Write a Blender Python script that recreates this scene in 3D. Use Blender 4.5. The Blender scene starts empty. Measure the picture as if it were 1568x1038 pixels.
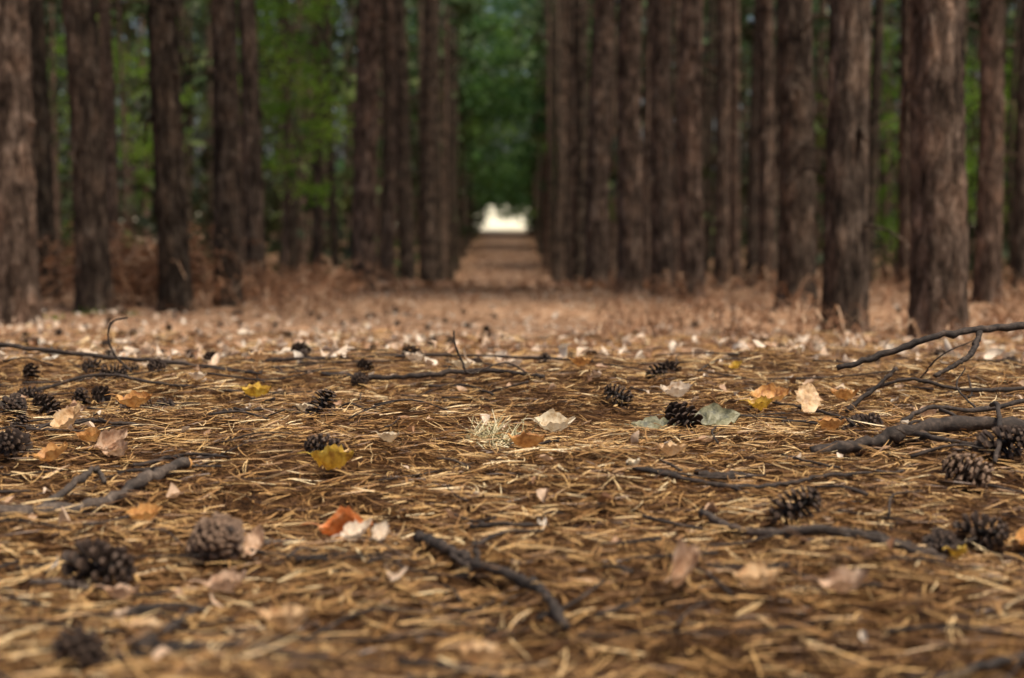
import bpy, math, random
import numpy as np
from mathutils import Vector, Euler, noise as mn
random.seed(7); rng=np.random.default_rng(7)
S=bpy.context.scene
S.view_settings.view_transform='Standard'; S.view_settings.look='None'; S.view_settings.exposure=0

# ---------------------------------------------------------------- terrain
PD=[-60,0,3.0,3.6,4,5,7,8,10,12,16,22,45,60,82,115,200,900]
PZ=[0,0,0,-.035,-.065,-.135,-.251,-.294,-.341,-.414,-.576,-.908,-2.156,-2.27,-2.11,-1.62,-1.55,-1.2]
_w=[(rng.uniform(-1,1),rng.uniform(-1,1),rng.uniform(0,6.28)) for _ in range(14)]
def tz(x,y):
    x=np.asarray(x,float); y=np.asarray(y,float)
    z=0
    for k in (-1,-.5,0,.5,1):
        z=z+np.interp(y+k*np.clip(np.abs(y)*.06,.15,5),PD,PZ)/5
    a=np.clip((np.abs(x)-1.7)/1.5,0,1)
    fade=np.where(y>13,a,np.maximum(a,np.clip((13-y)/3,0,1)))
    n=0
    for i,(p,q,r) in enumerate(_w):
        L=math.hypot(p,q)+1e-3; wl=[1.3,.7,.4,.25,.16][i%5]; A=[.008,.006,.0045,.003,.002][i%5]
        k=6.283/wl
        n=n+A*np.sin(k*(p*x+q*y)/L+r)
    big=.05*np.sin(x*.5+1)*np.sin(y*.37+2)*np.clip((y-5)/6,0,1)
    return z+(n+big)*fade
def tzf(x,y): return float(tz(x,y))

# ---------------------------------------------------------------- helpers
def link(o): S.collection.objects.link(o); return o
def mesh_np(name,V,Q,mats,midx=None,rnd=None,smooth=False,mkobj=True):
    V=np.asarray(V,np.float32).reshape(-1,3); Q=np.asarray(Q,np.int32)
    k=Q.shape[1]; me=bpy.data.meshes.new(name)
    me.vertices.add(len(V)); me.vertices.foreach_set('co',V.ravel())
    me.loops.add(Q.size); me.loops.foreach_set('vertex_index',Q.ravel())
    me.polygons.add(len(Q)); me.polygons.foreach_set('loop_start',np.arange(len(Q),dtype=np.int32)*k)
    me.update(calc_edges=True)
    if rnd is not None:
        a=me.attributes.new('rnd','FLOAT','POINT'); a.data.foreach_set('value',np.asarray(rnd,np.float32))
    for m in mats: me.materials.append(m)
    if midx is not None: me.polygons.foreach_set('material_index',np.asarray(midx,np.int32))
    me.polygons.foreach_set('use_smooth',np.full(len(Q),smooth))
    me.validate(); me.update()
    if not mkobj: return me
    return link(bpy.data.objects.new(name,me))
class Acc:
    def __init__(s): s.V=[];s.Q=[];s.M=[];s.R=[];s.n=0
    def add(s,V,Q,mi=0,r=0.5):
        V=np.asarray(V,float).reshape(-1,3); Q=np.asarray(Q,int)
        s.V.append(V); s.Q.append(Q+s.n); s.M.append(np.full(len(Q),mi))
        s.R.append(np.broadcast_to(np.asarray(r,float),(len(V),)).copy()); s.n+=len(V)
    def build(s,name,mats,smooth=False,mkobj=True):
        return mesh_np(name,np.concatenate(s.V),np.concatenate(s.Q),mats,np.concatenate(s.M),np.concatenate(s.R),smooth,mkobj)
def unit(v): return v/np.maximum(np.linalg.norm(v,axis=-1,keepdims=True),1e-9)
def resample(P,n):
    P=[np.array(p,float) for p in P]
    P=[2*P[0]-P[1]]+P+[2*P[-1]-P[-2]]; out=[]
    for i in range(1,len(P)-2):
        for j in range(n):
            t=j/n; a,b,c,d=P[i-1],P[i],P[i+1],P[i+2]
            out.append(.5*((2*b)+(c-a)*t+(2*a-5*b+4*c-d)*t*t+(3*b-a-3*c+d)*t**3))
    out.append(P[-2]); return np.array(out)
def tube(P,R,seg=8,jit=0.0):
    P=np.asarray(P,float); n=len(P); R=np.broadcast_to(R,(n,))
    T=unit(np.gradient(P,axis=0)); up=np.array([0,0,1.]) if abs(T[0][2])<.9 else np.array([1.,0,0])
    A=unit(np.cross(T,up)); B=np.cross(T,A)
    th=np.arange(seg)/seg*2*math.pi
    rr=R[:,None]*(1+jit*rng.normal(size=(n,seg)))
    V=P[:,None,:]+rr[:,:,None]*(np.cos(th)[None,:,None]*A[:,None,:]+np.sin(th)[None,:,None]*B[:,None,:])
    Q=[]
    for i in range(n-1):
        for j in range(seg):
            k=(j+1)%seg; Q.append((i*seg+j,i*seg+k,(i+1)*seg+k,(i+1)*seg+j))
    V=V.reshape(-1,3); nv=len(V)
    V=np.vstack([V,P[0],P[-1]])
    if seg%2==0:
        for j in range(0,seg,2):
            Q.append((nv,(j+2)%seg,j+1,j)); e=(n-1)*seg
            Q.append((nv+1,e+j,e+j+1,e+(j+2)%seg))
    return V,np.array(Q)

# ---------------------------------------------------------------- materials
def mat(name):
    m=bpy.data.materials.new(name); m.use_nodes=True; nt=m.node_tree
    return m,nt,nt.nodes['Principled BSDF'],nt.nodes,nt.links
def ramp(N,stops):
    r=N.new('ShaderNodeValToRGB'); e=r.color_ramp.elements
    while len(e)>1: e.remove(e[-1])
    e[0].position=stops[0][0]; e[0].color=(*stops[0][1],1)
    for p,c in stops[1:]:
        x=e.new(p); x.color=(*c,1)
    return r
def noise_n(N,L,vec,scale,detail=6,rough=.6,dist=0):
    n=N.new('ShaderNodeTexNoise'); n.inputs['Scale'].default_value=scale; n.inputs['Detail'].default_value=detail
    n.inputs['Roughness'].default_value=rough; n.inputs['Distortion'].default_value=dist
    if vec is not None: L.new(vec,n.inputs['Vector'])
    return n
def mapped(N,L,vec,sc):
    m=N.new('ShaderNodeMapping'); m.inputs['Scale'].default_value=sc; L.new(vec,m.inputs['Vector']); return m.outputs[0]
def mixc(N,L,f,a,b,mode='MIX'):
    m=N.new('ShaderNodeMix'); m.data_type='RGBA'; m.blend_type=mode
    for s,v in ((0,f),(6,a),(7,b)):
        if isinstance(v,bpy.types.NodeSocket): L.new(v,m.inputs[s])
        elif s==0: m.inputs[0].default_value=v
        else: m.inputs[s].default_value=(*v,1)
    return m.outputs[2]
def bump(N,L,h,b,st=.5,d=.01):
    n=N.new('ShaderNodeBump'); n.inputs['Strength'].default_value=st; n.inputs['Distance'].default_value=d
    L.new(h,n.inputs['Height']); L.new(n.outputs[0],b.inputs['Normal'])
def mathn(N,L,op,a,b=None,clamp=False):
    m=N.new('ShaderNodeMath'); m.operation=op; m.use_clamp=clamp
    for i,v in enumerate((a,b)):
        if v is None: continue
        if isinstance(v,bpy.types.NodeSocket): L.new(v,m.inputs[i])
        else: m.inputs[i].default_value=v
    return m.outputs[0]

def bark_mat():
    m,nt,b,N,L=mat('pine_bark')
    tc=N.new('ShaderNodeTexCoord').outputs['Object']; oi=N.new('ShaderNodeObjectInfo')
    at=N.new('ShaderNodeAttribute'); at.attribute_name='rnd'
    v=mapped(N,L,tc,(1,1,.35))
    n1=noise_n(N,L,v,22,7,.74,.5); n2=noise_n(N,L,mapped(N,L,tc,(1,1,.6)),7,4,.6); n3=noise_n(N,L,mapped(N,L,tc,(1,1,.4)),70,4,.7)
    c=ramp(N,[(.36,(.026,.019,.014)),(.46,(.1,.076,.06)),(.56,(.2,.158,.128)),(.68,(.44,.37,.31))]); L.new(n1.outputs[0],c.inputs[0])
    c2=ramp(N,[(.36,(.48,.45,.42)),(.5,(.95,.92,.88)),(.63,(1.5,1.34,1.2))]); L.new(n2.outputs[0],c2.inputs[0])
    col=mixc(N,L,1.0,c.outputs[0],c2.outputs[0],'MULTIPLY')
    c3=ramp(N,[(.35,(.55,.52,.5)),(.6,(1.15,1.15,1.15))]); L.new(n3.outputs[0],c3.inputs[0])
    col=mixc(N,L,.8,col,c3.outputs[0],'MULTIPLY')
    rr=ramp(N,[(0,(.45,.46,.42)),(.5,(.85,.83,.8)),(1,(1.35,1.24,1.16))]); L.new(mathn(N,L,'FRACT',mathn(N,L,'ADD',oi.outputs['Random'],at.outputs['Fac'])),rr.inputs[0])
    col=mixc(N,L,1.0,col,rr.outputs[0],'MULTIPLY')
    L.new(col,b.inputs['Base Color']); b.inputs['Roughness'].default_value=.95; b.inputs['Specular IOR Level'].default_value=.15
    bump(N,L,mathn(N,L,'ADD',n1.outputs[0],mathn(N,L,'MULTIPLY',n3.outputs[0],.25)),b,1,.05); return m
def ramp_attr_mat(name,stops,rough=.6,transl=0,spec=.3,noise_amt=.35,nscale=30,simple=False):
    m,nt,b,N,L=mat(name)
    at=N.new('ShaderNodeAttribute'); at.attribute_name='rnd'
    r=ramp(N,stops); L.new(at.outputs['Fac'],r.inputs[0]); col=r.outputs[0]
    if not simple:
        tc=N.new('ShaderNodeTexCoord').outputs['Object']; n=noise_n(N,L,tc,nscale,3)
        s=ramp(N,[(.3,(1-noise_amt,)*3),(.7,(1+noise_amt*.5,)*3)]); L.new(n.outputs[0],s.inputs[0])
        col=mixc(N,L,1,r.outputs[0],s.outputs[0],'MULTIPLY')
        bump(N,L,n.outputs[0],b,.3,.002)
    L.new(col,b.inputs['Base Color']); b.inputs['Roughness'].default_value=rough; b.inputs['Specular IOR Level'].default_value=spec
    if transl:
        t=N.new('ShaderNodeBsdfTranslucent'); L.new(col,t.inputs[0]); mx=N.new('ShaderNodeMixShader'); mx.inputs[0].default_value=transl
        L.new(b.outputs[0],mx.inputs[1]); L.new(t.outputs[0],mx.inputs[2]); L.new(mx.outputs[0],N['Material Output'].inputs[0])
    return m
M_bark=bark_mat()
M_pneedle=ramp_attr_mat('pine_crown_needles',[(0,(.03,.06,.02)),(1,(.09,.14,.045))],.6,.2,simple=True)
M_beech=ramp_attr_mat('beech_leaves',[(0,(.02,.05,.017)),(.45,(.06,.145,.036)),(.8,(.15,.28,.055)),(1,(.32,.45,.1))],.5,.45,simple=True)
M_sap=ramp_attr_mat('sapling_leaves',[(0,(.06,.15,.015)),(.5,(.18,.36,.03)),(1,(.35,.52,.06))],.5,.5,simple=True)
M_under=ramp_attr_mat('understory_leaves',[(0,(.013,.018,.008)),(.5,(.04,.053,.02)),(.8,(.1,.13,.04)),(1,(.28,.36,.11))],.6,.3,simple=True)
M_need=ramp_attr_mat('dry_needles',[(0,(.026,.012,.006)),(.25,(.12,.055,.02)),(.5,(.35,.18,.06)),(.75,(.64,.39,.15)),(1,(.9,.7,.4))],.45,0,.4,simple=True)
M_leaf=ramp_attr_mat('litter_leaves',[(0,(.16,.07,.03)),(.2,(.42,.23,.12)),(.45,(.7,.47,.3)),(.7,(.84,.67,.5)),(.93,(.88,.78,.63)),(.97,(.8,.47,.1)),(1,(.85,.6,.12))],.5,.25,.4,.35,60)
M_brack=ramp_attr_mat('dead_bracken_fronds',[(0,(.06,.029,.015)),(.45,(.23,.112,.055)),(.8,(.45,.25,.135)),(1,(.7,.5,.32))],.7,.2,simple=True)
M_cone=ramp_attr_mat('cone_scales',[(0,(.01,.006,.004)),(.5,(.035,.02,.013)),(1,(.12,.075,.048))],.6,0,.3,.3,200)
M_conel=ramp_attr_mat('cone_scales_pale',[(0,(.03,.017,.01)),(.5,(.12,.07,.042)),(1,(.33,.21,.13))],.6,0,.3,.3,200)
def stick_mat(name,a,b2,c3):
    m,nt,b,N,L=mat(name); tc=N.new('ShaderNodeTexCoord').outputs['Object']
    n=noise_n(N,L,tc,90,8,.7); n2=noise_n(N,L,tc,14,3)
    r=ramp(N,[(.3,a),(.52,b2),(.72,c3)]); L.new(n.outputs[0],r.inputs[0])
    r2=ramp(N,[(.35,(.6,.6,.6)),(.65,(1.2,1.15,1.1))]); L.new(n2.outputs[0],r2.inputs[0])
    L.new(mixc(N,L,1,r.outputs[0],r2.outputs[0],'MULTIPLY'),b.inputs['Base Color']); b.inputs['Roughness'].default_value=.85
    bump(N,L,n.outputs[0],b,.8,.003); return m
M_stick=stick_mat('dead_branch_bark',(.025,.018,.013),(.09,.066,.05),(.24,.185,.14))
M_stickd=stick_mat('dark_twig_bark',(.012,.008,.006),(.042,.029,.021),(.14,.1,.075))
M_cut,_,b_,N_,L_=mat('cut_wood'); b_.inputs['Roughness'].default_value=.7
_n=noise_n(N_,L_,None,80); _r=ramp(N_,[(.3,(.4,.16,.04)),(.7,(.75,.4,.12))]); L_.new(_n.outputs[0],_r.inputs[0]); L_.new(_r.outputs[0],b_.inputs['Base Color'])

def ground_mat():
    m,nt,b,N,L=mat('forest_floor')
    tc=N.new('ShaderNodeTexCoord').outputs['Object']
    sep=N.new('ShaderNodeSeparateXYZ'); L.new(tc,sep.inputs[0])
    nf=noise_n(N,L,tc,55,8,.75); nm=noise_n(N,L,tc,6,5,.65); nb=noise_n(N,L,tc,.6,3); ns=noise_n(N,L,tc,16,5,.7)
    near=ramp(N,[(.3,(.014,.007,.004)),(.48,(.065,.03,.012)),(.6,(.17,.086,.034)),(.72,(.36,.21,.09))]); L.new(nf.outputs[0],near.inputs[0])
    mid=ramp(N,[(.32,(.06,.028,.014)),(.44,(.24,.125,.062)),(.54,(.52,.31,.18)),(.64,(.85,.64,.45))]); L.new(mathn(N,L,'ADD',mathn(N,L,'MULTIPLY',nf.outputs[0],.4),mathn(N,L,'MULTIPLY',ns.outputs[0],.6)),mid.inputs[0])
    far=ramp(N,[(.32,(.06,.031,.017)),(.48,(.22,.122,.068)),(.64,(.46,.29,.175))]); L.new(ns.outputs[0],far.inputs[0])
    def step(lo,hi,src=sep.outputs['Y'],wob=0):
        s=src
        if wob: s=mathn(N,L,'ADD',s,mathn(N,L,'MULTIPLY',mathn(N,L,'SUBTRACT',nb.outputs[0],.5),wob))
        mr=N.new('ShaderNodeMapRange'); mr.inputs[1].default_value=lo; mr.inputs[2].default_value=hi; L.new(s,mr.inputs[0]); return mr.outputs[0]
    c=mixc(N,L,step(2.9,4.6,wob=1),near.outputs[0],mid.outputs[0])
    c=mixc(N,L,step(9,17,wob=3),c,far.outputs[0])
    var=ramp(N,[(.32,(.45,.42,.4)),(.5,(1,1,1)),(.72,(1.2,1.15,1.1))]); L.new(nm.outputs[0],var.inputs[0])
    c=mixc(N,L,1,c,var.outputs[0],'MULTIPLY')
    fld=ramp(N,[(.3,(.76,.68,.44)),(.7,(.88,.84,.68))]); L.new(nb.outputs[0],fld.inputs[0])
    c=mixc(N,L,step(106,118,wob=5),c,fld.outputs[0])
    L.new(c,b.inputs['Base Color']); b.inputs['Roughness'].default_value=.95; b.inputs['Specular IOR Level'].default_value=.1
    bump(N,L,nf.outputs[0],b,.8,.012); return m
M_ground=ground_mat()
def path_mat():
    m,nt,b,N,L=mat('path_litter'); tc=N.new('ShaderNodeTexCoord').outputs['Object']
    n=noise_n(N,L,mapped(N,L,tc,(1,.12,1)),4.5,9,.75)
    r=ramp(N,[(.32,(.09,.047,.025)),(.48,(.22,.122,.068)),(.66,(.4,.25,.15))]); L.new(n.outputs[0],r.inputs[0])
    L.new(r.outputs[0],b.inputs['Base Color']); b.inputs['Roughness'].default_value=.95; bump(N,L,n.outputs[0],b,.5,.02); return m
M_path=path_mat()

# ---------------------------------------------------------------- ground
def geo(a,b,s,g):
    o=[]; x=a
    while x<b: x+=s; s*=g; o.append(min(x,b))
    return o
px=geo(3,600,.03,1.12); xs=np.array([-v for v in reversed(px)]+list(np.arange(-3,3.001,.03))+px)
ys=np.array([-60,-30,-15,-8,-4,-2,-1,-.5,0]+list(np.arange(.3,5,.03))+geo(5,900,.035,1.045))
X,Y=np.meshgrid(xs,ys); Z=tz(X,Y); nx=len(xs); ny=len(ys)
idx=np.arange(nx*ny).reshape(ny,nx)
Q=np.stack([idx[:-1,:-1],idx[:-1,1:],idx[1:,1:],idx[1:,:-1]],-1).reshape(-1,4)
mesh_np('ground',np.stack([X,Y,Z],-1),Q,[M_ground],smooth=True)
yp=ys[(ys>17)&(ys<110)]; yp=np.sort(np.concatenate([yp,(yp[1:]+yp[:-1])/2,yp[:-1]*.75+yp[1:]*.25])); xp=np.linspace(-1,1,9)
WL=1.25+.14*np.sin(yp*1.3)+rng.normal(0,.14,len(yp)); WR=1.25+.14*np.sin(yp*.9+2)+rng.normal(0,.14,len(yp))
XP=np.where(xp[None,:]<0,xp[None,:]*WL[:,None],xp[None,:]*WR[:,None]); YP=np.repeat(yp[:,None],9,1)
ZP=tz(XP,YP)+.012+.03*(1-xp[None,:]**2)
idx=np.arange(XP.size).reshape(XP.shape)
Q=np.stack([idx[:-1,:-1],idx[:-1,1:],idx[1:,1:],idx[1:,:-1]],-1).reshape(-1,4)
mesh_np('forest_path',np.stack([XP,YP,ZP],-1),Q,[M_path],smooth=True)

# ---------------------------------------------------------------- pine trees
def clump_quads(C,n,size,wid,droop=0):
    C=np.repeat(C,n,0); d=unit(rng.normal(size=C.shape)+np.array([0,0,-droop]))
    s=unit(np.cross(d,rng.normal(size=C.shape)))
    l=size*rng.uniform(.6,1.3,(len(C),1)); w=wid*rng.uniform(.6,1.3,(len(C),1))
    a=C-d*l*.3; b=C+d*l*.3+s*w; c=C+d*l; e=C+d*l*.3-s*w
    V=np.stack([a,b,c,e],1).reshape(-1,3); return V,np.arange(len(V)).reshape(-1,4)
def pine_mesh(seed,H=15,R=.12):
    A=Acc(); zs=[-.3,-.1]+list(np.arange(0,3.2,.04))+list(np.arange(3.2,H,.35))+[H]
    zs=np.array(zs); seg=48; th=np.arange(seg)/seg*2*math.pi
    bx=.05*np.sin(zs*.5+seed)+.02*np.sin(zs*1.6+seed*2)-.05*math.sin(seed)-.02*math.sin(seed*2); by=.05*np.sin(zs*.45+seed*3)-.05*math.sin(seed*3)
    V=np.zeros((len(zs),seg,3))
    for i,z in enumerate(zs):
        r=R*(1-max(z,0)/H*.85)*(1+.2*math.exp(-max(z,0)/.15)+(.1 if z<0 else 0))
        for j in range(seg):
            a=th[j]; p=Vector((math.cos(a)*3.2+seed*7,math.sin(a)*3.2,z*3.2))
            n=mn.noise(p)*.07+abs(mn.noise(p*3.1))*.13+mn.noise(p*7)*.1
            if z<.35: n+=.08*math.sin(a*4+seed)*max(0,1-z/.35)
            rr=r*(1+n); V[i,j]=(bx[i]+math.cos(a)*rr,by[i]+math.sin(a)*rr,z)
    idx=np.arange(len(zs)*seg).reshape(len(zs),seg); nx_=np.roll(idx,-1,1)
    Qs=np.stack([idx[:-1],nx_[:-1],nx_[1:],idx[1:]],-1).reshape(-1,4); A.add(V,Qs,0)
    rs=random.Random(seed)
    def axis(z): return np.array([np.interp(z,zs,bx),np.interp(z,zs,by),z])
    for k in range(40):
        z=rs.uniform(.5,6.5); a=rs.uniform(0,6.28); o=axis(z); l=rs.choice([.03,.05,.05,.15,.3,.5] if z<1.6 else [.05,.15,.35,.6,.9]); 
        d=np.array([math.cos(a),math.sin(a),rs.uniform(-.35,.3)]); r0=.016 if l<.1 else .006
        P=[o+d*R*.8,o+d*(R+l*.5)+np.array([0,0,rs.uniform(-.05,.05)]),o+d*(R+l)+np.array([0,0,rs.uniform(-.2,.02)])]
        v,q=tube(resample(P,3),np.linspace(r0*1.6,r0*.4,7),6,.1); A.add(v,q,0)
    C=[]
    for k in range(28):
        f=k/28; z=8.2+f*(H-8.4); a=k*2.4+rs.uniform(-.4,.4); l=(1.0-f)**.7*1.8+.35; o=axis(z)
        d=np.array([math.cos(a),math.sin(a),.25+f*.5]); 
        P=[o,o+d*l*.5,o+d*l+np.array([0,0,.15])]
        v,q=tube(resample(P,3),np.linspace(.03*(1.1-f),.006,7),6); A.add(v,q,0)
        for t in np.linspace(.4,1,5):
            for _ in range(2): C.append(o+d*l*t+np.array([rs.gauss(0,.16),rs.gauss(0,.16),rs.gauss(0,.1)]))
    v,q=clump_quads(np.array(C),5,.3,.04); A.add(v,q,1,np.repeat(rng.random(len(v)//4),4))
    return A.build('pine_tree_mesh_%d'%seed,[M_bark,M_pneedle],True,False)
PM=[pine_mesh(s) for s in (1,2,3,4)]
trees=[(-2.57,8,.235),(-3.5,11.6,.2),(-2.57,9.5,.215),(-2.1,9.7,.2),(-1.93,10.6,.19),(-2.02,12.4,.16),
(-1.45,15.5,.25),(-1.48,19,.17),(-1.46,23,.24),(-1.36,27,.28),(-3.33,24,.18),(-2.48,20,.15),(-2.66,24,.14),(-4.6,18,.14),(-5.3,16.5,.18),(-5.5,21,.15),
(1.78,6.2,.23),(1.645,7.3,.21),(2.02,10.5,.26),(1.48,12,.2),(1.405,13.5,.21),(1.19,14.5,.25),(1.04,17,.27),(2.28,16,.16),(2.76,17,.13),(2.42,14,.15),
(3.5,11,.19),(4.08,12,.12),(3.98,15,.17),(1.2,24,.25),(1.35,29,.25),(2.1,20,.17),(3.2,21,.14),(6.6,17,.22),(5.6,23.5,.2),(1.75,18.5,.14),(-1.9,25,.13),
(-5.2,10,.22),(-7.3,13,.25),(5.6,9,.25),(7.4,13,.24),(-6.9,18.5,.22)]
for i,(x,y,d) in enumerate(trees):
    o=link(bpy.data.objects.new('pine_tree',PM[i%4])); s=d/.25
    o.location=(x,y,tzf(x,y)-.02); o.scale=(s,s,random.uniform(.95,1.1))
    o.rotation_euler=(random.uniform(-.01,.02),(random.uniform(-.018,.018)+(-.012 if x<0 else .004)) if i else .012,random.uniform(0,6.28))

A=Acc(); seg=9; th=np.arange(seg)/seg*2*math.pi
for side in (-1,1):
    for k in range(22):
        y=27+random.uniform(0,2)
        while y<104:
            x=side*(1.62 if side<0 else 1.4)+side*k*1.95+random.gauss(0,.1 if k==0 else .55)
            if k==0: x+=side*.009*(y-27)
            if abs(x)>1.3 and not(k==0 and y<29) and random.random()<(.9 if k==0 else .68 if side<0 else .78):
                H=random.uniform(13,17); r=random.uniform(.05,.15) if k else random.uniform(.09,.14); z0=tzf(x,y)-.1
                zz=np.array([0,.25,1.2,3,6,10,H]); rad=r*(1-zz/H*.85)*np.array([1.2,1.05,1,1,1,1,1])
                cx=x+np.cumsum(rng.normal(0,.05,7)); cy=y+np.cumsum(rng.normal(0,.03,7))
                V=np.stack([cx[:,None]+rad[:,None]*np.cos(th),cy[:,None]+rad[:,None]*np.sin(th),np.repeat((z0+zz)[:,None],seg,1)],-1)
                idx=np.arange(7*seg).reshape(7,seg); n_=np.roll(idx,-1,1)
                A.add(V,np.stack([idx[:-1],n_[:-1],n_[1:],idx[1:]],-1).reshape(-1,4),0,random.random())
                nc=20; f=rng.random(nc); rr_=(1-f)**.6*1.6*np.sqrt(rng.random(nc)); a=rng.uniform(0,6.28,nc)
                C=np.stack([x+rr_*np.cos(a),y+rr_*np.sin(a),z0+7.5+f*(H-7.3)],-1)
                v,q=clump_quads(C,4,.55,.12); A.add(v,q,1,np.repeat(rng.random(len(v)//4),4))
            y+=random.uniform(2.1,3.6)
A.build('distant_pine_forest',[M_bark,M_pneedle],True)

n=8000
x=rng.uniform(-48,48,n); y=rng.uniform(30,110,n); z=tz(x,y)+rng.random(n)**1.2*13
dens=np.sin(x*.7+1)*np.sin(y*.31)+np.sin(z*.8+x*.3)
k=(np.abs(x)>2.2)&(dens>-.95)
n2=2600; x2=rng.uniform(1.75,50,n2)*rng.choice([-1,1],n2); y2=rng.uniform(98,109,n2); z2=tz(x2,y2)+rng.random(n2)*3.2
gap=((np.abs(x2/y2-.2505)<.0045)|(np.abs(x2/y2-.326)<.003))
C=np.concatenate([np.stack([x,y,z],-1)[k],np.stack([x2,y2,z2],-1)[~gap]]); nk=len(C)
C=np.repeat(C,8,0)+rng.normal(0,.4,(nk*8,3))*np.array([.6,1,1]); kk=(np.abs(C[:,0])>1.5)
rr=np.repeat(rng.random(nk)**1.3,8)*.7+rng.random(len(C))*.3
C=C[kk]; rr=rr[kk]
v,q=clump_quads(C,1,.42,.16); A=Acc(); A.add(v,q,0,np.repeat(rr,4))
A.build('distant_foliage',[M_under])

def beech(name,x,y,H,cr,zlo,ncl,nleaf,ls,m,tr=.14,off=(0,0),hole=False,extra=0):
    A=Acc(); z0=tzf(x,y); P=[(x,y,z0-.2),(x+off[0]*.15,y,z0+H*.3),(x+off[0]*.4,y+off[1]*.4,z0+H*.65),(x+off[0]*.6,y+off[1]*.6,z0+H*.92)]
    PP=resample(P,8); v,q=tube(PP,np.linspace(tr,tr*.12,len(PP)),12,.03); A.add(v,q,0)
    C=[]
    while len(C)<ncl:
        p=rng.uniform(-1,1,3)
        if np.linalg.norm(p)>1 or np.linalg.norm(p)<.25: continue
        c=np.array([x+off[0]+p[0]*cr,y+off[1]+p[1]*cr,z0+zlo+(p[2]*.5+.5)*(H-zlo)])
        if mn.noise(Vector(c)*.9)<-.22: continue
        C.append(c)
    for _ in range(extra): C.append(np.array([rng.uniform(-2,2),y+rng.uniform(-1.5,1.5),rng.uniform(-.5,2.2)]))
    C=np.array(C); ncl=len(C)
    for c in C[::3]:
        i=int(np.argmin(np.abs(PP[:,2]-(c[2]-np.linalg.norm(c[:2]-PP[0,:2])*.35)))); o=PP[i]
        mid=(o+c)/2+np.array([0,0,.12*cr]); v,q=tube(resample([o,mid,c],4),np.linspace(tr*.3,tr*.05,9),6); A.add(v,q,0)
    sp=cr*.13
    L=np.repeat(C,nleaf,0)+rng.normal(0,1,(ncl*nleaf,3))*np.array([sp,sp,sp*.5])
    r=np.repeat(rng.random(ncl)**1.1,nleaf)*.72+rng.random(len(L))*.28
    if hole:
        lim=-.85+1.2*np.exp(-((L[:,0]+.88)/.26)**2)-.5*np.clip(np.abs(L[:,0])-.7,0,1)+.1*np.sin(L[:,0]*7+L[:,1])
        kk=~((np.abs(L[:,0]+.03)<1.15)&(L[:,2]<lim))
        L=L[kk]; r=r[kk]
    v,q=clump_quads(L,1,ls,ls*.32,.3); A.add(v,q,1,np.repeat(r,4))
    return A.build(name,[M_bark,m])
for x,y,H,cr,zl,off,ex in ((-3.2,72,14,3.0,2.2,(1.0,0),0),(3.3,80,16,3.6,2.6,(-1.2,0),0),(-3.1,92,18,4.0,1.2,(1.3,0),12),(3.2,99,18,3.8,.9,(-1.4,0),30),(-3.3,106,19,4.2,.7,(2.0,0),44),(2.8,60,10,1.7,2.0,(.1,0),0)):
    beech('beech_tree',x,y,H,cr,zl,180,60,.19,M_beech,.16,off,True,ex)
for x,y in ((-2.2,62),(-2.1,74),(-1.95,86),(2.1,66),(2.0,78),(1.95,92),(-2.2,50),(2.2,54),(-1.9,98),(1.85,103)):
    beech('holly_shrub',x,y,2.8,.6,.1,30,60,.1,M_under,.03)
beech('beech_sapling',-2.65,18.2,4.2,.85,1.05,85,50,.05,M_sap,.03,(.28,.1))
beech('beech_sapling',-7.4,22,5,1.4,.8,90,40,.06,M_under,.035)
beech('beech_sapling',-4.2,30,6,1.5,.8,80,40,.07,M_under,.035)
beech('beech_sapling',8.6,33,6,1.6,.8,110,40,.08,M_sap,.04)
beech('beech_sapling',13.5,42,7,1.8,1.5,110,40,.09,M_sap,.04)
beech('beech_sapling',-10.5,38,7,1.9,1.0,90,40,.09,M_sap,.04)
beech('beech_sapling',-8.3,34,7,1.3,2.0,70,40,.08,M_sap,.04)
for x,y in ((-9,215),(5,240),(12,220),(-5,260),(22,250),(-22,240)):
    beech('field_oak_tree',x,y,9+random.random()*3,5.5,.6,110,30,.5,M_beech,.3)

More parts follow.
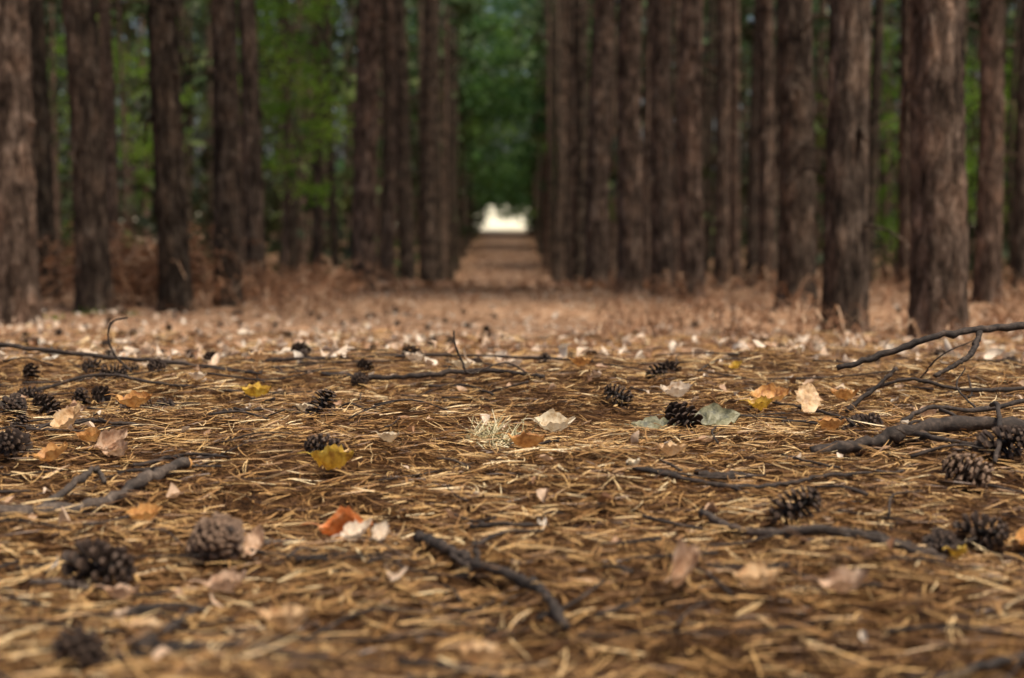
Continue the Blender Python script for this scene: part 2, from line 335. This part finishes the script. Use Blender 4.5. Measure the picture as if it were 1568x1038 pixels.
# ---------------------------------------------------------------- needle litter
def needles(name,n,y0,y1,l0,l1,w,hmax):
    y=y0+(y1-y0)*rng.random(n)**.85
    x=rng.uniform(-1,1,n)*(.25+.44*y)
    yaw=rng.uniform(0,6.283,n); rep=2
    x=np.repeat(x,rep); y=np.repeat(y,rep); yaw=np.repeat(yaw,rep)+rng.normal(0,.12,n*rep)
    N=n*rep; l=np.repeat(rng.uniform(l0,l1,n),rep)*rng.uniform(.85,1.05,N)
    lift=np.repeat(rng.random(n)**2*hmax,rep); pitch=np.repeat(rng.normal(.02,.09,n),rep)
    steep=np.repeat(rng.random(n)<.03,rep); pitch=np.where(steep,np.abs(pitch)+rng.uniform(.1,.5,N),pitch)
    cur=rng.normal(0,.3,N)*l; curz=-np.abs(rng.normal(0,.1,N))*l
    d=np.stack([np.cos(yaw),np.sin(yaw)],-1); s=np.stack([-np.sin(yaw),np.cos(yaw)],-1)
    roll=rng.normal(0,.7,N); W=w*rng.uniform(.7,1.2,N)
    rows=[]; base=tz(x,y)
    for t in (0,.33,.67,1):
        px=x+d[:,0]*l*t+s[:,0]*cur*(t*t-t); py=y+d[:,1]*l*t+s[:,1]*cur*(t*t-t)
        pz=np.maximum(base+lift+.002+np.sin(pitch)*l*t+curz*(t*t),tz(px,py)+.0008)
        ww=W*(1.0 if t<.9 else .35)*.5
        ox=s[:,0]*np.cos(roll)*ww; oy=s[:,1]*np.cos(roll)*ww; oz=np.sin(roll)*ww
        rows.append(np.stack([px-ox,py-oy,pz-oz],-1)); rows.append(np.stack([px+ox,py+oy,pz+oz],-1))
    V=np.stack(rows,1).reshape(-1,3); b=np.arange(N)[:,None,None]*8
    Q=(b+np.array([[0,1,3,2],[2,3,5,4],[4,5,7,6]])[None]).reshape(-1,4)
    patch=.5+.5*np.sin(x*5.1+1)*np.sin(y*3.7+.4)
    r=np.clip(np.repeat(rng.beta(1.2,1.9,n),rep)*.88+patch*.12+lift/hmax*.2-np.clip((1.8-y)/1.8,0,1)*.12,0,1); r=np.where(lift<.002,r*.58,r)  # low-lying needles darkened: shade in the litter gaps put into the colour
    return mesh_np(name,V,Q,[M_need],rnd=np.repeat(r,8))
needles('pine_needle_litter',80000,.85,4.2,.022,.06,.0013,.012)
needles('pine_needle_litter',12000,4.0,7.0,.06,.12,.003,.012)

# ---------------------------------------------------------------- leaves
def leaf_geo(P,size,yaw,tilt,roll,curl,fold,aspect,nu=3,nv=5,wob=0):
    P=np.asarray(P,float); n=len(P)
    t=np.linspace(0,1,nv); s=np.linspace(-1,1,nu)
    w=np.sin(np.pi*np.clip(t*.94+.04,0,1))**.75
    T,Sg=np.meshgrid(t,s,indexing='ij'); Wd=w[:,None]*Sg
    lx=(T-.5)[None]*size[:,None,None]; ly=Wd[None]*(size*aspect*.5)[:,None,None]
    if wob: ly=ly*(1+wob*rng.normal(size=(n,nv,1))); lx=lx*(1+wob*.4*rng.normal(size=ly.shape))
    lz=(curl[:,None,None]*((T-.5)**2*4)[None]+fold[:,None,None]*(Wd**2)[None])*size[:,None,None]
    if wob: lz=lz+rng.normal(0,.04,lz.shape)*size[:,None,None]
    cr,sr=np.cos(roll)[:,None,None],np.sin(roll)[:,None,None]; ly,lz=ly*cr-lz*sr,ly*sr+lz*cr
    ct,st=np.cos(tilt)[:,None,None],np.sin(tilt)[:,None,None]; lx,lz=lx*ct-lz*st,lx*st+lz*ct
    cy,sy=np.cos(yaw)[:,None,None],np.sin(yaw)[:,None,None]; lx,ly=lx*cy-ly*sy,lx*sy+ly*cy
    lz=lz-lz.min(axis=(1,2),keepdims=True)
    V=np.stack([lx+P[:,0][:,None,None],ly+P[:,1][:,None,None],lz+P[:,2][:,None,None]],-1).reshape(-1,3)
    i=np.arange(nv*nu).reshape(nv,nu); q=np.stack([i[:-1,:-1],i[:-1,1:],i[1:,1:],i[1:,:-1]],-1).reshape(-1,4)
    Q=(np.arange(n)[:,None,None]*nv*nu+q[None]).reshape(-1,4); return V,Q
def scatter_leaves(name,x,y,smin,smax,rfun,lift=.006,tl=.35):
    n=len(x); P=np.stack([x,y,tz(x,y)+lift],-1)
    V,Q=leaf_geo(P,rng.uniform(smin,smax,n),rng.uniform(0,6.28,n),rng.normal(0,tl,n),rng.normal(0,tl,n),rng.normal(.15,.2,n),rng.normal(.2,.2,n),rng.uniform(.4,.7,n),3,5,.12)
    return mesh_np(name,V,Q,[M_leaf],rnd=np.repeat(rfun,15),smooth=True)
n=3600; y=3.5+12*rng.random(n)**1.15; x=rng.uniform(-1,1,n)*(.5+.42*y)
scatter_leaves('leaf_litter',x,y,.018,.048,np.clip(rng.beta(1.5,1.2,n)*.96,0,.96),.01)
n=800; y=3.3+5.2*rng.random(n)**.9; x=rng.uniform(-1,1,n)*(.4+.36*y)
scatter_leaves('leaf_litter',x,y,.026,.05,np.clip(.45+.5*rng.random(n),0,.98),.014,.5)
n=230; y=1.0+2.3*rng.random(n)**.7; x=rng.uniform(-1,1,n)*(.3+.4*y)
scatter_leaves('leaf_litter',x,y,.01,.026,np.clip(rng.beta(1.5,1.5,n)*.96,0,1),.01)
n=2600; y=16+70*rng.random(n)**1.2; x=rng.uniform(-1.7,1.7,n)
scatter_leaves('leaf_litter',x,y,.05,.16,np.clip(rng.beta(1.1,2.2,n)*.7,0,.9),.045)

def leafmat(name,c1,c2,c3):
    m,nt,b,N,L=mat(name); tc=N.new('ShaderNodeTexCoord').outputs['Object']
    n=noise_n(N,L,tc,60,7,.65); n2=noise_n(N,L,tc,240,3)
    r=ramp(N,[(.36,c3),(.5,c1),(.66,c2)]); L.new(n.outputs[0],r.inputs[0])
    L.new(r.outputs[0],b.inputs['Base Color']); b.inputs['Roughness'].default_value=.5
    t=N.new('ShaderNodeBsdfTranslucent'); L.new(r.outputs[0],t.inputs[0]); mx=N.new('ShaderNodeMixShader'); mx.inputs[0].default_value=.25
    L.new(b.outputs[0],mx.inputs[1]); L.new(t.outputs[0],mx.inputs[2]); L.new(mx.outputs[0],N['Material Output'].inputs[0])
    bump(N,L,n2.outputs[0],b,.4,.002); return m
LM={'y':leafmat('yellow_leaf',(.78,.5,.06),(.88,.68,.16),(.4,.2,.03)),
'c':leafmat('cream_leaf',(.8,.66,.45),(.88,.8,.62),(.5,.34,.18)),
'o':leafmat('orange_leaf',(.7,.36,.11),(.82,.54,.22),(.35,.14,.04)),
't':leafmat('tan_leaf',(.78,.52,.27),(.86,.66,.42),(.45,.24,.1)),
'p':leafmat('pink_tan_leaf',(.66,.44,.28),(.82,.62,.44),(.36,.2,.11)),
'r':leafmat('red_orange_leaf',(.76,.25,.06),(.88,.56,.3),(.45,.12,.03)),
'g':leafmat('grey_green_leaf',(.27,.25,.14),(.47,.43,.27),(.1,.1,.06)),
'w':leafmat('pale_leaf',(.82,.67,.5),(.88,.78,.65),(.5,.33,.2))}
def hero_leaf(x,y,size,c,yaw=None,tilt=0,roll=0,curl=.35,fold=.4,asp=.55,lift=.011):
    if yaw is None: yaw=random.uniform(-.6,.6)
    f=lambda v:np.array([v],float); size*=.92 if y<1.8 else 1.0
    V,Q=leaf_geo(np.array([[0,0,0]]),f(size),f(yaw),f(tilt),f(roll),f(curl),f(fold),f(asp),9,13,.1)
    A=Acc(); A.add(V,Q,0)
    e=V[4]; d=np.array([math.cos(yaw),math.sin(yaw),0])
    v,q=tube(resample([e,e-d*size*.15+[0,0,.002],e-d*size*.35],3),.0007,6); A.add(v,q,0)
    o=A.build('fallen_leaf',[LM[c]],True); o.location=(x,y,tzf(x,y)+lift); return o
H=hero_leaf
H(-.468,2.84,.055,'y',.1,0,.1); H(-.224,2.63,.055,'c',.3,.15,.3); H(.074,2.29,.062,'c',.15,0,.45,.35,.4,.6,.012)
H(.522,2.6,.06,'t',1.3,.9,.5,.1,.1,.8); H(.466,2.66,.07,'o',.2,.1,.5,.25,.3,.6); H(.445,2.60,.045,'y',-.5,.2,.3)
H(.33,2.38,.085,'g',.2,.1,.5,.12,.2,.6,.014); H(.235,2.36,.07,'g',-.2,0,.3,.15,.2,.6,.014)
H(-.221,1.93,.06,'y',-.35,.1,-.1,.35,.5,.32); H(-.178,1.68,.062,'r',.05,.05,.2,.3,.6,.45,.008)
H(-.158,1.60,.042,'w',.7,.3,.3); H(-.134,1.6,.035,'w',1.2,.4,.3); H(-.262,1.57,.042,'p',1.3,.7,.2)
H(.162,1.383,.056,'p',1.0,.4,.4,.5,.9,.4,.014); H(.233,1.37,.05,'t',.1,.1,.2,lift=.013); H(.314,1.36,.05,'p',-.4,.3,.3,lift=.014)
H(-.541,2.07,.05,'p',.8,.4,.6,.4,.5); H(-.52,2.04,.045,'p',-.5,.3,.5); H(-.637,2.2,.055,'t',.9,.5,.3); H(-.70,2.46,.05,'p',-.3,.2,.5)
H(-.594,2.43,.055,'o',.1,.1,.3); H(-.60,2.0,.045,'o',.4,.3,.2); H(-.575,2.1,.04,'o',-.4,.2,.4); H(-.185,1.27,.05,'t',-.3,.1,.2,lift=.014)
H(-.268,1.44,.045,'p',.2,.2,.2); H(-.402,1.674,.042,'o',.3,.1,.3); H(.488,3.18,.03,'y',0,.4,.4); H(.324,2.82,.06,'w',-.3,.1,.3)
H(-.55,3.4,.05,'t',0); H(-.344,2.6,.035,'c'); H(-.017,1.16,.045,'t',0); H(.22,1.98,.04,'t'); H(.03,2.02,.05,'o',.1); H(.49,2.26,.045,'o')
H(.155,3.08,.045,'o'); H(.02,3.4,.045,'w'); H(-.36,1.40,.035,'p'); H(-.30,1.24,.04,'t'); H(.57,1.62,.045,'o',.5,.3,.3); H(.47,1.55,.03,'y')
H(-.09,3.2,.045,'c'); H(-.2,3.35,.05,'w'); H(-.6,2.95,.035,'w'); H(.7,2.5,.04,'p'); H(.62,2.75,.05,'o'); H(.16,1.86,.025,'c',1); H(-.16,2.06,.03,'c')

# ---------------------------------------------------------------- cones
def cone_mesh(name,seed,ns=60,mt=None,opn=1.0,core=.1):
    rs=random.Random(seed); A=Acc()
    P=np.array([[0,0,z] for z in np.linspace(-.45,.45,8)]); v,q=tube(P,np.array([.6,1,1.1,1,.9,.7,.5,.2])*core,10,.1); A.add(v,q,0,.05)
    for i in range(ns):
        f=(i+.5)/ns; a=i*2.39996+rs.uniform(-.12,.12); zc=-.42+f*.86
        R=.52*math.sin(math.pi*min(1,(.14+f*.84)))**.6*(1-.3*f); up=(-.3+1.25*f)*opn+rs.uniform(-.12,.12)
        d=np.array([math.cos(a)*math.cos(up),math.sin(a)*math.cos(up),math.sin(up)]); s=np.array([-math.sin(a),math.cos(a),0]); nn=np.cross(d,s)
        o=np.array([0,0,zc-.04]); w=.1*(1.1-.5*f)*rs.uniform(.8,1.1); h=.02; L=R*rs.uniform(.88,1.06)
        prof=[(.15,.3,.6),(.6,.6,.8),(.86,1.0,1.2),(1.0,.5,1.5)]
        V=[]
        for t,ww,hh in prof:
            c=o+d*L*t+nn*(-.09*t*t)
            V+=[c-s*w*ww-nn*h*hh,c+s*w*ww-nn*h*hh,c+s*w*ww+nn*h*hh,c-s*w*ww+nn*h*hh]
        Q=[]
        for k in range(3):
            for j in range(4): Q.append((k*4+j,k*4+(j+1)%4,k*4+4+(j+1)%4,k*4+4+j))
        Q.append((12,13,14,15)); A.add(V,Q,0,[.05]*4+[.3]*4+[.5]*4+[rs.uniform(.6,1)]*4)
    return A.build(name,[mt or M_cone],False,False)
CM=[cone_mesh('pine_cone_mesh_a',1,56),cone_mesh('pine_cone_mesh_b',5,48),cone_mesh('pine_cone_mesh_pale',9,110,M_conel,.75,.2)]
cones=[(-.28,2.325,.05),(-.65,2.66,.056),(-.804,2.63,.046),(-.389,1.456,.062),(-.295,1.55,.062,2),(.2,2.73,.046),(.268,2.30,.056),(.57,2.36,.052),(.327,1.657,.05),
(.564,1.85,.052,2),(.459,1.564,.045),(.5256,1.625,.048),(-.29,3.04,.038),(.308,3.02,.04),(-.797,3.1,.045),(-.99,3.16,.042),(-.778,2.77,.038),(-.748,2.79,.04),(-.80,2.46,.052),
(-.67,2.04,.05),(.658,1.97,.058),(-.708,2.2,.038),(-.245,1.99,.042),(-.32,1.13,.042),(-.9,2.85,.042),(-.62,2.75,.042),(-.74,3.2,.042),(-.63,2.58,.046)]
for i,c in enumerate(cones):
    o=link(bpy.data.objects.new('pine_cone',CM[c[3] if len(c)>3 else i%2])); s=c[2]*.93; o.scale=(s*1.08,s*1.08,s*1.2)
    if i==4: o.rotation_euler=(math.radians(60),.2,.5)
    else: o.rotation_euler=(random.choice([.3,1.2,-1.1,1.5]),random.uniform(-.5,.5),random.uniform(0,6.28))
    o.location=(c[0],c[1],tzf(c[0],c[1])+s*(.48 if i!=6 else .62))
cv=CM[1]; nvv=len(cv.vertices); cV=np.zeros(nvv*3,np.float32); cv.vertices.foreach_get('co',cV); cV=cV.reshape(-1,3)
cQ=np.array([p.vertices[:] for p in cv.polygons]); cR=np.zeros(nvv,np.float32); cv.attributes['rnd'].data.foreach_get('value',cR)
A=Acc()
for i in range(210):
    y=3.2+7*random.random()**1.0; x=random.uniform(-1,1)*(.3+.42*y) if i%2 else -random.random()*(.3+.42*y); s=random.uniform(.03,.046)
    Rm=np.array(Euler((random.choice([.2,1.3,-1.3]),random.uniform(-.5,.5),random.uniform(0,6.28))).to_matrix())
    A.add((cV*s)@Rm.T+np.array([x,y,tzf(x,y)+s*.45]),cQ,0,cR)
A.build('pine_cone_litter',[M_cone])

# ---------------------------------------------------------------- branches
def stick(name,paths,m=None,raised=False,cut=False):
    m=m or M_stickd; A=Acc()
    for pts,r0,r1 in paths:
        P=resample([(x,y,(z if raised else tzf(x,y)+z)) for x,y,z in pts],9); n=len(P)
        P=P+rng.normal(0,1,P.shape)*r0*.22; R=np.linspace(r0,r1,n)*(1+.12*rng.normal(size=n))
        for _ in range(max(1,n//14)): R[rng.integers(2,n-2)]*=1.35
        v,q=tube(P,R,10,.07); A.add(v,q,0)
        if cut:
            d=unit(P[-1]-P[-2]); v,q=tube(np.array([P[-1]-d*.001,P[-1]+d*.006,P[-1]+d*.008]),np.array([R[-1]*1.05,R[-1]*.9,R[-1]*.4]),10,.1); A.add(v,q,1); cut=False
    return A.build(name,[m,M_cut],True)
stick('fallen_branch',[([(-.62,1.64,.012),(-.569,1.667,.012),(-.487,1.762,.013),(-.44,1.86,.016),(-.408,1.924,.02)],.0085,.0065),([(-.53,1.71,.016),(-.522,1.80,.028),(-.505,1.85,.035),(-.49,1.84,.02)],.005,.003)],M_stick,cut=True)
stick('fallen_branch',[([(-.092,1.60,.014),(-.06,1.53,.016),(-.024,1.468,.016),(.02,1.41,.016),(.038,1.37,.015),(.052,1.27,.013)],.0062,.004),([(-.026,1.47,.012),(-.03,1.48,.036)],.004,.003),([(-.03,1.47,.012),(-.055,1.50,.018)],.003,.002)],M_stickd)
stick('fallen_branch',[([(.222,1.70,.012),(.262,1.616,.014),(.330,1.544,.014),(.38,1.53,.014),(.445,1.51,.012)],.005,.006)],M_stick)
stick('fallen_branch',[([(.15,1.85,.014),(.27,1.81,.013),(.35,1.83,.015),(.403,1.85,.013),(.5,1.88,.014)],.0035,.002),([(.27,1.81,.013),(.29,1.78,.01)],.002,.001)])
stick('fallen_branch',[([(.42,2.04,.014),(.5,2.07,.016),(.561,2.08,.018),(.66,2.11,.02),(.85,2.16,.02)],.008,.012),([(.56,2.08,.016),(.6,2.02,.012),(.68,1.98,.01)],.004,.003)],M_stickd)
stick('fallen_branch',[([(.575,2.6,.075),(.668,2.6,.105),(.757,2.6,.134),(.889,2.62,.146),(1.1,2.65,.16),(1.35,2.7,.1),(1.6,2.75,0)],.005,.0085),([(.82,2.61,.138),(.795,2.57,.105),(.76,2.55,.085),(.72,2.53,.07)],.005,.0035),([(.675,2.6,.075),(.64,2.59,.045),(.585,2.58,.003)],.003,.0045)],M_stickd,True)
stick('fallen_twig',[([(-.102,3.0,.115),(-.098,3.0,.085),(-.085,3.0,.055),(-.07,3.0,.03),(0,3.02,.035),(.05,3.02,.01)],.0016,.0022),([(-.085,3,.055),(-.12,3.0,.075)],.001,.0007)])
stick('fallen_branch',[([(-.38,3.12,.012),(-.277,3.1,.014),(-.15,3.06,.016),(-.044,3.08,.014),(.076,3.0,.01)],.006,.004)])
stick('fallen_branch',[([(-.15,3.0,.01),(-.073,2.97,.014),(-.016,2.84,.01)],.003,.002)])
stick('fallen_twig',[([(-.28,2.55,.005),(-.256,2.58,.01),(-.19,2.62,.028),(-.14,2.6,.02),(-.07,2.5,.008)],.0025,.0018)])
stick('fallen_branch',[([(-1.15,3.3,.062),(-.98,3.3,.036),(-.74,3.25,.02),(-.6,3.2,.01),(-.5,3.1,.01)],.005,.003)],raised=True)
stick('fallen_twig',[([(-.77,3.1,.125),(-.80,3.1,.118),(-.812,3.1,.09),(-.80,3.1,.05),(-.765,3.1,.013)],.0018,.0024)],raised=True)
stick('fallen_branch',[([(-.596,2.55,.012),(-.486,2.5,.014),(-.43,2.58,.02),(-.365,2.63,.01)],.003,.002),([(-.62,2.7,.02),(-.6,2.6,.015),(-.596,2.55,.01)],.002,.003)])
stick('fallen_twig',[([(.1,2.45,.01),(.15,2.42,.015),(.235,2.40,.012)],.0028,.0018)])
stick('fallen_twig',[([(-.037,1.65,.01),(.0,1.63,.014),(.05,1.635,.012)],.0035,.002)])
stick('fallen_twig',[([(-.265,1.64,.01),(-.24,1.65,.012),(-.22,1.66,.01)],.0045,.003)],M_stick)
stick('fallen_branch',[([(-.30,1.2,.014),(-.26,1.18,.014),(-.2,1.17,.014),(-.14,1.15,.012)],.0045,.003),([(-.28,1.35,.014),(-.285,1.28,.014),(-.30,1.2,.014)],.0035,.004)])
stick('fallen_twig',[([(-.46,1.44,.01),(-.43,1.43,.014),(-.40,1.43,.012)],.004,.003)],M_stick)
stick('fallen_twig',[([(.24,1.89,.012),(.27,1.885,.014),(.305,1.90,.012)],.006,.004)])
stick('fallen_branch',[([(.66,2.75,.03),(.73,2.72,.05),(.82,2.7,.03),(.95,2.72,.03)],.003,.004),([(.75,2.72,.05),(.78,2.7,.09),(.84,2.7,.12)],.0018,.001)])
stick('fallen_branch',[([(.6,2.36,.01),(.68,2.42,.03),(.77,2.45,.035),(.9,2.5,.05)],.0035,.004),([(.70,2.42,.03),(.74,2.33,.02),(.78,2.2,.01)],.003,.002),([(.77,2.45,.035),(.75,2.5,.07),(.77,2.52,.1)],.0018,.001)])
stick('fallen_branch',[([(.62,1.9,.02),(.66,2.0,.03),(.72,2.2,.05),(.76,2.35,.055)],.003,.0035),([(.66,2.0,.03),(.72,1.97,.05),(.8,1.98,.05)],.0025,.002)])
stick('fallen_branch',[([(.48,2.7,.01),(.53,2.62,.014),(.57,2.5,.01)],.003,.0025)])
stick('fallen_branch',[([(-.62,3.5,.015),(-.4,3.45,.015),(-.1,3.5,.015),(.2,3.42,.015)],.004,.003)])
stick('fallen_branch',[([(.45,1.2,.014),(.38,1.17,.014),(.33,1.13,.014)],.004,.003)])
stick('fallen_twig',[([(.37,2.0,.01),(.39,1.93,.014),(.43,1.9,.01)],.0018,.0014)])
stick('fallen_branch',[([(-.75,2.3,.012),(-.66,2.33,.014),(-.6,2.28,.014),(-.55,2.3,.01)],.0035,.002)])
stick('fallen_branch',[([(-.95,2.9,.014),(-.8,2.95,.018),(-.66,2.9,.016),(-.5,2.93,.012)],.0035,.0025)])
stick('fallen_twig',[([(-.49,1.98,.012),(-.42,2.0,.015),(-.36,1.97,.012)],.003,.002)])
stick('fallen_twig',[([(-.34,1.33,.014),(-.30,1.36,.016),(-.27,1.35,.012)],.0035,.0025)])
A=Acc()
for i in range(540):
    y=1.05+5*random.random()**1.4; x=random.uniform(-1,1)*(.3+.42*y); a=random.uniform(0,3.14) if i%3 else random.gauss(0,.3)
    if i>460: x=-abs(x)
    l=random.uniform(.015,.08)*(1 if y<3 else 1.8); r=random.uniform(.0009,.0026); dx,dy=math.cos(a)*l,math.sin(a)*l; k=random.gauss(0,.15)
    P=[(x-dx,y-dy),(x-dy*k,y+dx*k),(x+dx,y+dy)]
    P=resample([(p,q_,tzf(p,q_)+.009+random.random()*.012) for p,q_ in P],4)
    v,q=tube(P,np.linspace(r,r*.6,len(P)),6,.12); A.add(v,q,0)
A.build('twig_litter',[M_stickd],True)

def tuft(name,x,y,n,l,m):
    yaw=rng.uniform(0,6.28,n); A=Acc(); z=tzf(x,y)
    for i in range(n):
        L=l*random.uniform(.4,1.1); e=random.uniform(.1,1.0); d=np.array([math.cos(yaw[i])*math.cos(e),math.sin(yaw[i])*math.cos(e),math.sin(e)])
        o=np.array([x+random.gauss(0,.02),y+random.gauss(0,.02),z+.006]); P=resample([o,o+d*L*.5,o+d*L-np.array([0,0,L*.08])],3)
        v,q=tube(P,np.linspace(.0011,.0004,7),4); A.add(v,q,0,random.random())
    A.build(name,[m])
M_tuft=ramp_attr_mat('dry_grass',[(0,(.18,.17,.08)),(.5,(.5,.42,.22)),(1,(.85,.75,.5))],.5,simple=True)
tuft('dry_grass_tuft',-.012,2.2,80,.05,M_tuft); tuft('dry_grass_tuft',-.035,2.23,40,.04,M_tuft)

# ---------------------------------------------------------------- dead bracken
def bracken(name,pts,hmin,hmax):
    A=Acc()
    for (x,y) in pts:
        z=tzf(x,y)
        for k in range(random.randint(3,6)):
            a=random.uniform(0,6.28); L=random.uniform(hmin,hmax)*1.3; e=random.uniform(.35,1.3)
            d=np.array([math.cos(a)*math.cos(e),math.sin(a)*math.cos(e),math.sin(e)]); hz=np.array([math.cos(a),math.sin(a),0])
            o=np.array([x,y,z]); P=resample([o,o+d*L*.5,o+d*L*.8+hz*L*.15,o+d*L*.8+hz*L*.4-np.array([0,0,L*.2])],4)
            r=random.random(); s=np.cross(hz,[0,0,1]); V=[]
            w=.003
            for p in P: V+=[p-s*w,p+s*w]
            Q=[(2*i,2*i+1,2*i+3,2*i+2) for i in range(len(P)-1)]; A.add(V,Q,0,r)
            n=16
            for j in range(n):
                t=.3+.7*j/n; p=P[min(len(P)-1,int(t*(len(P)-1)))]+rng.normal(0,.008,3)
                ll=L*.26*(1.1-t)*random.uniform(.6,1.2); sd=1 if j%2 else -1
                dd=unit(s*sd+hz*.4+np.array([0,0,random.uniform(-.7,.3)])); wv=unit(np.cross(dd,rng.normal(size=3)))*ll*.12
                A.add([p,p+dd*ll*.5+wv,p+dd*ll,p+dd*ll*.5-wv],[(0,1,2,3)],0,np.clip(r*.6+random.random()*.4,0,1))
    A.build(name,[M_brack])
pts=[]
for _ in range(210): 
    y=random.uniform(9.2,19); pts.append((-random.uniform(1.2,.42*y+1),y))
bracken('dead_bracken',pts,.12,.34)
pts=[]
for _ in range(210):
    y=random.uniform(8.2,19); pts.append((random.uniform(1.0,.42*y+1),y))
bracken('dead_bracken',pts,.1,.28)
bracken('dead_bracken',[(random.gauss(-2.45,.15),random.gauss(10.4,.3)) for _ in range(28)]+[(random.gauss(-3.6,.3),random.gauss(11,.3)) for _ in range(8)],.35,.62)
bracken('dead_bracken',[(random.gauss(-1.75,.4),random.gauss(12,.5)) for _ in range(28)],.2,.38)
bracken('dead_bracken',[(random.uniform(.4,3.2),random.uniform(5.5,9)) for _ in range(120)],.06,.17)
bracken('dead_bracken',[(random.uniform(-1.5,1.6),random.uniform(9,18)) for _ in range(120)],.04,.1)
def greens(name,pts,h):
    A=Acc()
    for x,y in pts:
        z=tzf(x,y); C=np.array([[x,y,z+h*.4]]*60)+rng.normal(0,1,(60,3))*[h*.7,h*.7,h*.35]; C[:,2]=np.maximum(C[:,2],z+.01)
        v,q=clump_quads(C,1,h*.3,h*.07); A.add(v,q,0,np.repeat(rng.random(60),4))
    A.build(name,[M_sap])
greens('moss_patch',[(-2.35,8.6),(-2.2,8.9),(-2.5,8.4)],.05)

# ---------------------------------------------------------------- light
sv=Vector((.42,-.35,1.2)).normalized(); el=math.asin(sv.z); az=math.atan2(sv.x,sv.y)
sd=bpy.data.lights.new('sun','SUN'); sd.energy=4.2; sd.angle=math.radians(12); sd.color=(1,.92,.79)
so=link(bpy.data.objects.new('sun',sd)); so.rotation_euler=(-sv).to_track_quat('-Z','Y').to_euler()
w=bpy.data.worlds.new('World'); S.world=w; w.use_nodes=True; nt=w.node_tree
sk=nt.nodes.new('ShaderNodeTexSky'); sk.sky_type='NISHITA'; sk.sun_disc=False; sk.sun_elevation=el; sk.sun_rotation=az
sk.dust_density=4; sk.ozone_density=.2; sk.air_density=.8
nt.links.new(sk.outputs[0],nt.nodes['Background'].inputs[0]); nt.nodes['Background'].inputs[1].default_value=.125

# ---------------------------------------------------------------- camera
cd=bpy.data.cameras.new('camera'); cd.sensor_width=23.6; cd.lens=35; cd.clip_start=.05; cd.clip_end=2000
cd.dof.use_dof=True; cd.dof.focus_distance=2.35; cd.dof.aperture_fstop=2.6
co=link(bpy.data.objects.new('camera',cd)); co.location=(0,0,.36); co.rotation_euler=(math.radians(90-5.14),0,math.radians(-.27)); S.camera=co
